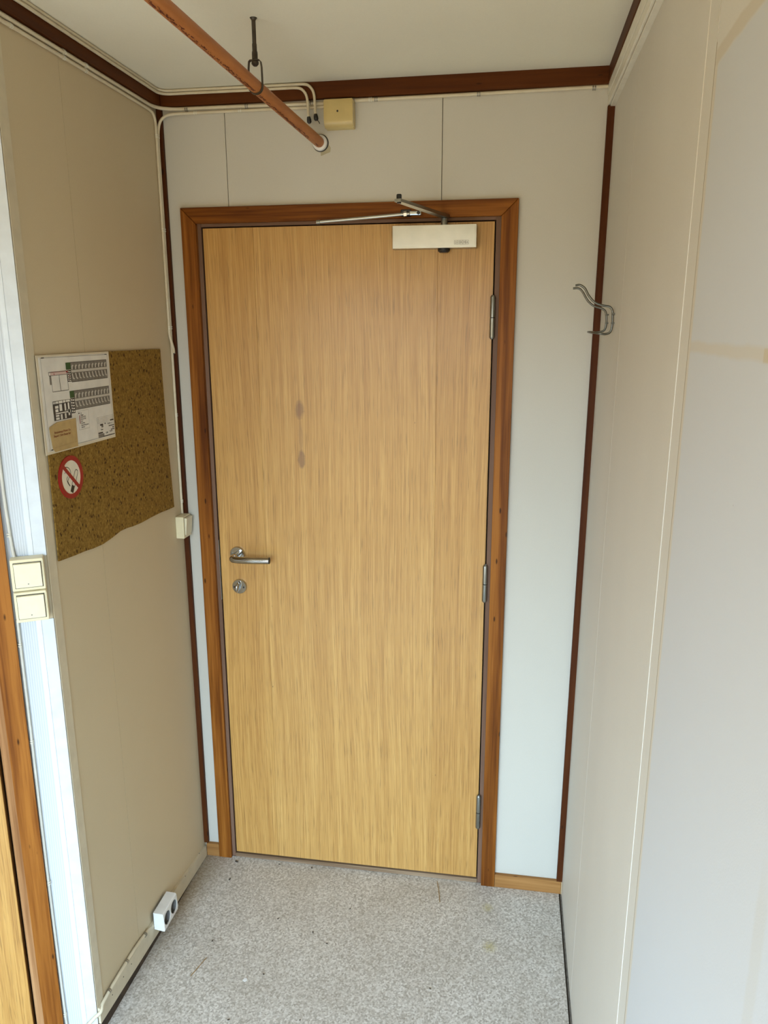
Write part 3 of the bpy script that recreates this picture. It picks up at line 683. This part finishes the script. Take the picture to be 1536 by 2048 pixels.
# F: cable on the angled wall, above and below the switches, then round the corner to the socket
def A3(s, d, z): return tuple(ANG @ Vector((s, d, z)))
rF = .0036
tF = cable('wall_cable', 'white painted cable coming down beside the pine casing to the stacked switches', [A3(-.0680, rF, 2.376), A3(-.0690, rF, 1.8), A3(-.0700, rF, 1.45), A3(-.0665, rF, 1.33), A3(-.0640, rF+.002, 1.302)], rF, m_cable_w)
clip(tF, A3(-.0690, rF, 1.352), (0, 0, 1), tuple(N), rF); clip(tF, A3(-.0688, rF, 1.85), (0, 0, 1), tuple(N), rF)
tG = cable('wall_cable', 'white painted cable running from the stacked switches down to the floor', [A3(-.0730, rF, 1.158), A3(-.0735, rF, .9), A3(-.0750, rF, .5), A3(-.0735, rF, .10), A3(-.072, rF, .04), A3(-.0700, rF, .012)], rF, m_cable_w)
for z_ in (1.099, .861, .484, .097): clip(tG, A3(-.0740, rF, z_), (0, 0, 1), tuple(N), rF)
rH = .0048
tH = cable('wall_cable', 'beige cable lying along the skirting from the double socket round the corner',
      [(xw+.0040+rH-.004, -.4155, .064), (xw+rH+.001, -.45, .077), (xw+rH+.002, -.52, .087), (xw+rH+.003, -.60, .090), (xw+rH+.003, -.67, .088), (xw+rH+.002, -.705, .082), A3(.010, .004, .074), A3(-.004, rH+.003, .066), A3(-.025, rH+.006, .050), A3(-.05, rH+.001, .032), A3(-.060, rH, .012)], rH, m_cable)
for y_, z_ in ((-.468, .0805), (-.576, .0895), (-.672, .088)): clip(tH, (xw+rH+.002, y_, z_), (0, 1, -.1), (1, 0, .3), rH, m_clip_metal)

# ------------------------------------------------------------------ white trunking in the right ceiling corner
tk = tag(empty('cable_trunking', tuple(RIGHT @ Vector((-1.2, .01, 2.36)))), 'white plastic cable trunking below the right ceiling trim', 'trunking')
boxo('trunking_base', m_trunk, tk, (WY+.01, .0002, 2.325), (-.0008, .0125, 2.3815), RIGHT, .0008)
boxo('trunking_lid', m_trunk, tk, (WY+.01, .0128, 2.329), (-.0010, .0185, 2.3520), RIGHT, .0012)
boxo('trunking_lid', m_trunk, tk, (WY+.01, .0128, 2.3528), (-.0010, .0200, 2.3812), RIGHT, .0012)

# ------------------------------------------------------------------ coat hook
ck = tag(empty('coat_hook', (1.11, -.25, 1.80)), 'bent steel wire double coat hook on the right wall', 'coat hook')
near = [(1.0225, 1.8762), (1.0326, 1.8772), (1.0442, 1.8694), (1.0541, 1.8526), (1.0684, 1.838), (1.0857, 1.8312), (1.1010, 1.8285), (1.1085, 1.8200), (1.1098, 1.803), (1.1098, 1.7840), (1.1065, 1.7715), (1.0965, 1.7668), (1.082, 1.768)]
far = [(1.0256, 1.8752), (1.0399, 1.875), (1.050, 1.8655), (1.0631, 1.8452), (1.0781, 1.8332), (1.0965, 1.8275), (1.1065, 1.8195), (1.1095, 1.803), (1.1095, 1.7860), (1.1055, 1.7745), (1.0938, 1.7705), (1.080, 1.769)]
pth = [(x, -.31, z) for x, z in near] + [(1.071, -.297, 1.7705), (1.0640, -.27, 1.7715), (1.0630, -.25, 1.7715), (1.0640, -.23, 1.7712), (1.070, -.203, 1.7705)] + [(x, -.19, z) for x, z in far[::-1]]
hk = B_(); tube(hk, smooth_path(pth, 4), .0026, 10); new_obj('bent_wire', hk, m_hook, ck, True)
for y_ in (-.31, -.19):
    for z_ in (1.812, 1.792):
        boxo('wall_staple', m_hook, ck, (y_-.0045, .0002, z_-.0018), (y_+.0045, .0085, z_+.0018), RIGHT, .0008)

# ------------------------------------------------------------------ cork board, plan, note, sign on the left wall
cork_pts = [(-.391, 1.7285), (-.274, 1.7270), (-.189, 1.7272), (-.0985, 1.7265), (-.0955, 1.60), (-.0935, 1.509), (-.085, 1.38), (-.0770, 1.2590), (-.12, 1.2605), (-.17, 1.2635), (-.234, 1.2640), (-.29, 1.2632), (-.338, 1.2655), (-.37, 1.2690), (-.405, 1.2700), (-.45, 1.2640), (-.496, 1.2600), (-.543, 1.2620), (-.58, 1.2660), (-.620, 1.2680), (-.687, 1.2735), (-.6850, 1.40), (-.683, 1.514), (-.683, 1.727)]
cbk = B_(); prism(cbk, cork_pts, .0019, .0050, LEFT)
tag(new_obj('cork_board', cbk, m_cork), 'brown cork sheet with a torn lower edge on the left wall', 'cork board')

U0, V0, PW, PH = -.693, 1.727, .300, .211
def q(u, v): return (U0+u*PW, V0-v*PH)
po_ = tag(empty('floor_plan', (xw+.006, -.54, 1.62)), 'laminated white floor plan sheet pinned on the cork board', 'floor plan')
boxo('laminate', m_lam, po_, (U0-.002, .0052, V0-PH-.001), (U0+PW+.001, .0060, V0+.001), LEFT)
boxo('sheet', m_paper, po_, (U0+.006, .0061, V0-PH+.005), (U0+PW-.003, .0064, V0-.003), LEFT)
D_ = .0067
g = Ink(LEFT, D_); dk = Ink(LEFT, D_+.0002); lt = Ink(LEFT, D_+.0003); gr = Ink(LEFT, D_+.0002); rd = Ink(LEFT, D_+.0004); wh = Ink(LEFT, D_+.0003); pk = Ink(LEFT, D_+.0002)
def R2(ink, u0, v0, u1, v1): a = q(u0, v0); b = q(u1, v1); ink.rect(a[0], b[1], b[0], a[1])
def L2(ink, pts, w=.0007): ink.path([q(*p) for p in pts], w)
def rooms(u0, v0, u1, v1, vm0, vm1):
    """a wing of zigzag rooms either side of a corridor"""
    R2(g, u0, v0, u1, v1); R2(lt, u0, vm0, u1, vm1)
    n = 11; w = (u1-u0)/n
    for i in range(n):
        a = u0+i*w
        for top in (True, False):
            y0, y1 = (v0+.024, vm0-.006) if top else (vm1+.008, v1-.026)
            k_ = [(a+w*.22, y1), (a+w*.22, y0+(y1-y0)*.3), (a+w*.55, y0), (a+w*.86, y0+.012), (a+w*.60, y0+(y1-y0)*.35), (a+w*.50, y1)] if top else \
                 [(a+w*.12, y0), (a+w*.40, y0), (a+w*.55, y0+(y1-y0)*.7), (a+w*.92, y1-.008), (a+w*.70, y1), (a+w*.34, y0+(y1-y0)*.85)]
            lt.poly([q(*p) for p in k_])
            L2(dk, [(a+w*.62, y1 if top else y0), (a+w*.80, (y0+y1)/2)], .0010)
        L2(dk, [(a, v0), (a, vm0)], .0005); L2(dk, [(a, vm1), (a, v1)], .0005)
    L2(dk, [(u0, v0), (u1, v0), (u1, v1), (u0, v1), (u0, v0)], .0010); L2(dk, [(u0, vm0), (u1, vm0)], .0007); L2(dk, [(u0, vm1), (u1, vm1)], .0007)
    R2(dk, u0+(u1-u0)*.39, vm0-.022, u0+(u1-u0)*.405, vm1+.012); R2(dk, u0+(u1-u0)*.845, vm0-.006, u0+(u1-u0)*.857, vm1+.004)
rooms(.416, .087, .950, .296, .168, .195); rooms(.428, .391, .955, .596, .478, .503)
R2(gr, .352, .086, .415, .160); R2(gr, .369, .388, .427, .462)
# stair blocks
for (u0, v0, u1, v1) in ((.362, .165, .414, .288), (.372, .466, .426, .628)):
    R2(dk, u0, v0, u1, v1)
    for i in range(5):
        v_ = v0+.008+(v1-v0-.01)*i/5
        R2(wh, u0+.006, v_, u0+.020, v_+(v1-v0)*.11); R2(wh, u0+.026, v_+.006, u1-.006, v_+(v1-v0)*.13)
# hall, upper
R2(g, .128, .206, .148, .298); R2(pk, .142, .176, .352, .203)
L2(dk, [(.124, .171), (.356, .171), (.362, .373), (.152, .373), (.148, .206), (.124, .206), (.124, .171)], .0010); L2(dk, [(.148, .206), (.356, .206)], .0008); L2(dk, [(.252, .206), (.259, .373)], .0012)
L2(rd, [(.145, .173), (.352, .173)], .0006); R2(rd, .185, .184, .193, .202); R2(rd, .345, .172, .372, .188); L2(rd, [(.372, .19), (.395, .25)], .0009)
# hall, lower
R2(g, .134, .505, .158, .60); R2(dk, .135, .470, .368, .672)
for (u0, v0, u1, v1) in ((.140, .476, .152, .498), (.157, .476, .170, .498), (.175, .474, .206, .498), (.212, .474, .262, .499), (.268, .474, .30, .498), (.306, .474, .360, .496),
                         (.160, .520, .203, .548), (.160, .556, .198, .585), (.216, .508, .250, .580), (.282, .508, .303, .585), (.328, .504, .348, .640), (.320, .575, .356, .612),
                         (.160, .594, .322, .606), (.160, .614, .205, .634), (.160, .642, .205, .665), (.222, .614, .246, .668), (.276, .612, .298, .664)):
    R2(wh, u0, v0, u1, v1)
# legend
L2(g, [(.450, .618), (.608, .618), (.606, .822), (.456, .822), (.450, .618)], .0004)
R2(rd, .470, .664, .478, .757); R2(dk, .463, .633, .476, .648)
for i, tx in enumerate(('Lys', 'Vegger', 'Klasse EI 30', 'Klasse EI 60', 'Rom', 'Korridor', 'Branncelle grense', 'Alarmer')):
    p = q(.490, .648+i*.0225); dk.text(tx, p[0], p[1], .0044, True)
# title block
for i in range(5): L2(g, [(.725, .733+i*.016), (.987, .733+i*.016)], .0004)
L2(g, [(.725, .733), (.728, .965)], .0005); L2(g, [(.745, .733), (.748, .90)], .0004)
R2(dk, .93, .783, .987, .797); R2(dk, .765, .812, .812, .832); R2(g, .785, .83, .815, .855); R2(dk, .90, .848, .99, .858); R2(dk, .73, .905, .80, .921); R2(g, .73, .925, .82, .965); R2(dk, .93, .895, .99, .905); R2(dk, .955, .872, .985, .884); R2(dk, .80, .955, .99, .963)
for (tx, u_, v_, s_) in (('PLAN 1-2', .885, .833, .0058), ('Mal', .835, .822, .005), ('Dato', .77, .885, .0055), ('1:200', .84, .935, .0055), ('Brakke', .91, .925, .005)):
    p = q(u_, v_); dk.text(tx, p[0], p[1], s_, True)
L2(dk, [(.043, .022), (.968, .027), (.980, .966), (.046, .966), (.043, .022)], .0006)
R2(dk, .050, .017, .085, .026); R2(dk, .93, .022, .965, .03); R2(dk, .06, .955, .10, .965)
g.done('grey_print', m_grey_ink, po_); dk.done('black_print', m_ink, po_); lt.done('pale_print', m_lt_ink, po_); gr.done('green_print', m_green, po_); rd.done('red_print', m_red_ink, po_); wh.done('room_print', m_paper, po_); pk.done('pink_print', m_pink_ink, po_)
# tan note
nt = tag(empty('paper_note', (xw+.008, -.62, 1.55)), 'small tan card note with red lettering over the lower left of the floor plan', 'note')
nb = B_(); prism(nb, [q(.064, .722), q(.157, .689), q(.413, .683), q(.412, .991), q(.106, .991), q(.078, .955), q(.056, .739)], .0072, .0080, LEFT)
new_obj('card', nb, m_note, nt)
nk = Ink(LEFT, .0083)
for tx, u_, v_ in (('Brannslange Finner Du', .112, .802), ('Skapet i 2dre Etasje her', .100, .838)):
    p = q(u_, v_); nk.text(tx, p[0], p[1], .0070, True)
nk.done('red_lettering', m_brown_ink, nt)
nf = Ink(LEFT, .0082); L2(nf, [(.105, .945), (.41, .935)], .0005); L2(nf, [(.335, .70), (.345, .94)], .0004); nf.done('fold_line', plain('fold', (.34, .22, .08), .7), nt)
# no smoking sign
sg = tag(empty('no_smoking_sign', (xw+.006, -.6095, 1.402)), 'round red and white no smoking sign on the cork board', 'sign')
SC = (-.6095, 1.452); SR = .0495
one('sign_disc', m_sign_white, sg, disc, SC, SR-.001, .0051, .0070, LEFT, n=56)
one('red_ring', m_red, sg, ring, SC, .0385, SR, .0052, .0078, LEFT, n=56)
def sq(zx, zy): return (SC[0]+(zx-690)/420*SR, SC[1]-((zy+.333*(zx-690))-1080)/720*SR)
bar = B_(); c45 = math.sqrt(.5); hw = .0045; Lb = .0392
prism(bar, [(SC[0]+sx*Lb*c45*s1+sx2*hw*c45, SC[1]-sx*Lb*c45+sx2*hw*c45) for sx, s1, sx2 in ((-1, 1, 1), (1, 1, 1), (1, 1, -1), (-1, 1, -1))], .0072, .0077, LEFT)
new_obj('red_bar', bar, m_red, sg)
cg = Ink(LEFT, .00712)
t0 = Vector(sq(660, 1600)); t1 = Vector(sq(710, 1390)); b1 = Vector(sq(905, 830)); dr = (b1-t0).normalized(); pn = Vector((-dr.y, dr.x))*.0062
cg.poly([t0+pn, t0+dr*.017+pn, t0+dr*.017-pn, t0-pn])
pa = [t0+dr*.017+pn, b1-dr*.006+pn, b1+pn*.6, b1-pn*.6, b1-dr*.006-pn, t0+dr*.017-pn]; cg.path(pa, .0018)
cg.done('cigarette', m_black, sg)
sm = Ink(LEFT, .00712)
sm.path([sq(*p) for p in ((520, 760), (580, 750), (640, 785), (675, 850), (685, 920), (680, 990), (640, 1060), (600, 1130), (560, 1220), (575, 1290), (625, 1390))], .0018)
sm.path([sq(*p) for p in ((480, 975), (500, 930), (530, 900))], .0016); sm.path([sq(*p) for p in ((570, 1060), (535, 1140), (535, 1210), (560, 1290), (615, 1385))], .0018)
sm.done('smoke', m_black, sg)

# ------------------------------------------------------------------ switches and socket
def switch(name, label, M_, a0, a1, z0, z1, d, r, dot=True, hood=True, group=None):
    t = tag(empty(name, tuple(M_ @ Vector(((a0+a1)/2, 0, z0)))), label, 'light switch', group)
    boxo('switch_housing', m_cream, t, (a0, .0045, z0), (a1, d, z1), M_, .0025, 2, smooth=False)
    if hood: boxo('hood', m_cream, t, (a0+.001, d-.004, z1-.0065), (a1-.0005, d+.004, z1-.0005), M_, .002, 2)
    rb = B_(); ra0, ra1, rz0, rz1 = r
    vs_ = [(d+.0002, rz0), (d+.0035, rz0+.0005), (d+.0065, rz1-.0008), (d+.0002, rz1)]
    lo = [rb.verts.new(M_ @ Vector((ra0, a_, c_))) for a_, c_ in vs_]; hi = [rb.verts.new(M_ @ Vector((ra1, a_, c_))) for a_, c_ in vs_]
    rb.faces.new(lo); rb.faces.new(hi[::-1])
    for i in range(4): rb.faces.new((lo[i], hi[i], hi[(i+1) % 4], lo[(i+1) % 4]))
    bmesh.ops.bevel(rb, geom=list(rb.edges), offset=.0007, segments=1, affect='EDGES')
    new_obj('rocker', rb, m_cream_lt, t)
    boxo('rocker_gap', m_dark, t, (ra0-.0012, d-.001, rz0-.0012), (ra1+.0012, d+.0004, rz1+.0012), M_)
    if dot: one('indicator_dot', m_grey_ink, t, disc, ((ra0+ra1)/2-.001, rz0+.0085), .0014, d+.003, d+.0046, M_, n=12)
    return t
switch('light_switch', 'upper cream rocker switch of the two stacked beside the pine door casing', ANG, -.0720, -.0055, 1.2305, 1.3030, .030, (-.0650, -.0115, 1.2385, 1.2935))
switch('light_switch', 'lower cream rocker switch of the two stacked beside the pine door casing', ANG, -.0720, -.0055, 1.1590, 1.2295, .030, (-.0655, -.0120, 1.1675, 1.2210))
sw = tag(empty('light_switch', (xw, -.042, 1.157)), 'single cream rocker switch in the corner below the cork board', 'light switch')
boxo('switch_housing', m_cream, sw, (-.0675, .0002, 1.1570), (-.0138, .026, 1.2250), LEFT, .002, 2)
rb = B_(); prs = [(.0262, 1.1660), (.0290, 1.1665), (.0345, 1.2195), (.0262, 1.2205)]
lo = [rb.verts.new(LEFT @ Vector((-.0600, a_, c_))) for a_, c_ in prs]; hi = [rb.verts.new(LEFT @ Vector((-.0180, a_, c_))) for a_, c_ in prs]
rb.faces.new(lo); rb.faces.new(hi[::-1])
for i in range(4): rb.faces.new((lo[i], hi[i], hi[(i+1) % 4], lo[(i+1) % 4]))
new_obj('rocker', rb, m_cream_lt, sw)
boxo('rocker_gap', m_dark, sw, (-.0612, .0255, 1.1650), (-.0168, .0264, 1.2213), LEFT)

so = tag(empty('wall_socket', (xw, -.37, .053)), 'white double wall socket above the left skirting', 'socket')
sb_ = B_()
# front face leans slightly; body profile in (out, z)
pr_ = [(.0085, .0520), (.0390, .0480), (.0415, .0500), (.0425, .0600), (.0400, .1040), (.0365, .1075), (.0085, .1085)]
lo = [sb_.verts.new(LEFT @ Vector((-.4155, a_, c_))) for a_, c_ in pr_]; hi = [sb_.verts.new(LEFT @ Vector((-.3225, a_, c_))) for a_, c_ in pr_]
sb_.faces.new(lo); sb_.faces.new(hi[::-1])
for i in range(len(pr_)): sb_.faces.new((lo[i], hi[i], hi[(i+1) % len(pr_)], lo[(i+1) % len(pr_)]))
bmesh.ops.bevel(sb_, geom=[e_ for e_ in sb_.edges if abs(e_.verts[0].co.y-e_.verts[1].co.y) < 1e-6], offset=.0012, segments=1, affect='EDGES')
sl = math.atan2(.0425-.0400, .1040-.0600)
cut = B_(); MFS = []
for cy in (-.3925, -.3475):
    MF = LEFT @ Matrix.Translation((cy, .0414, .0790)) @ Matrix.Rotation(sl, 4, 'X'); MFS.append((cy, MF))
    disc(cut, (0, 0), .0196, -.0150, .006, MF, n=40)
body = new_obj('socket_housing', sb_, m_white, so); cto = new_obj('cutter', cut, m_grey_in)
md = body.modifiers.new('wells', 'BOOLEAN'); md.object = cto; md.operation = 'DIFFERENCE'; md.solver = 'EXACT'
me2 = bpy.data.meshes.new_from_object(body.evaluated_get(bpy.context.evaluated_depsgraph_get()))
body.modifiers.clear(); body.data = me2; bpy.data.objects.remove(cto)
boxo('back_plate', m_dark, so, (-.4150, .0082, .0545), (-.3230, .0086, .1080), LEFT)
for cy, MF in MFS:
    w0 = empty('outlet', tuple(LEFT @ Vector((cy, .042, .080)))); w0.parent = so; w0.matrix_parent_inverse = pmw(so).inverted()
    one('well_wall', m_grey_in, w0, ring, (0, 0), .0186, .0194, -.0149, -.0012, MF, n=40)
    one('well_floor', m_grey_in, w0, disc, (0, 0), .0186, -.0150, -.0140, MF, n=36)
    for dz in (-.0168, .0168): boxo('earth_clip', m_hinge, w0, (-.003, -.0138, dz-.0016), (.003, -.0015, dz+.0016), MF)
    for da in (-.0095, .0095): one('pin_hole', m_dark, w0, disc, (da, 0), .0028, -.0139, -.0134, MF, n=14)
    one('screw', m_hinge, w0, disc, (0, 0), .0022, -.0139, -.0130, MF, n=12)

# ------------------------------------------------------------------ litter on the floor
def straw(label, p0, p1, h=.0010):
    bm = B_(); a = Vector((*p0, h)); b = Vector((*p1, h)); m_ = (a+b)/2+Vector((.001, .001, .0012))
    tube(bm, smooth_path([a, m_, b], 4), [.0009]*4+[.0011]*4+[.0004], 6)
    return tag(new_obj('straw', bm, m_straw), label, 'straw')
straw('dry straw on the floor pointing away from the door threshold', (.6985, -.018), (.716, -.113))
straw('dry straw on the floor near the left wall and socket', (.066, -.440), (.046, -.512))
fb = B_(); prism(fb, [(.197, -.499), (.204, -.503), (.209, -.497), (.206, -.490), (.199, -.491)], .0002, .0014, axis=2)
tag(new_obj('paint_flake', fb, m_flake), 'white paint flake lying on the speckled floor', 'flake')
crumbs = [(.010, -.030, 1.6), (.017, -.116, 1.4), (.272, -.020, 1.0), (.439, -.184, .8), (.348, -.297, 1.), (.400, -.332, .9), (.059, -.377, 1.), (.248, -.470, .9), (.227, -.261, .9), (.72, -.444, .9), (.203, -.627, 1.), (.39, -.597, .8), (.158, -.019, .9)]
cr0 = None
for i, (x_, y_, s_) in enumerate(crumbs):
    if cr0 is None:
        bm = B_(); bmesh.ops.create_icosphere(bm, subdivisions=1, radius=.0026)
        for v in bm.verts: v.co = Vector((v.co.x*1.5, v.co.y*.8, v.co.z*.55+.0014))*(1+.25*rnd.uniform(-1, 1))
        o = cr0 = new_obj('crumb', bm, m_crumb)
        tag(o, 'small dark crumb of dirt lying on the speckled floor', 'crumb', 'crumbs of dirt on the floor')
    else:
        o = cr0.copy(); COL.objects.link(o)
    o.location = (x_, y_, .0002); o.scale = (s_, s_, s_); o.rotation_euler.z = i*1.3
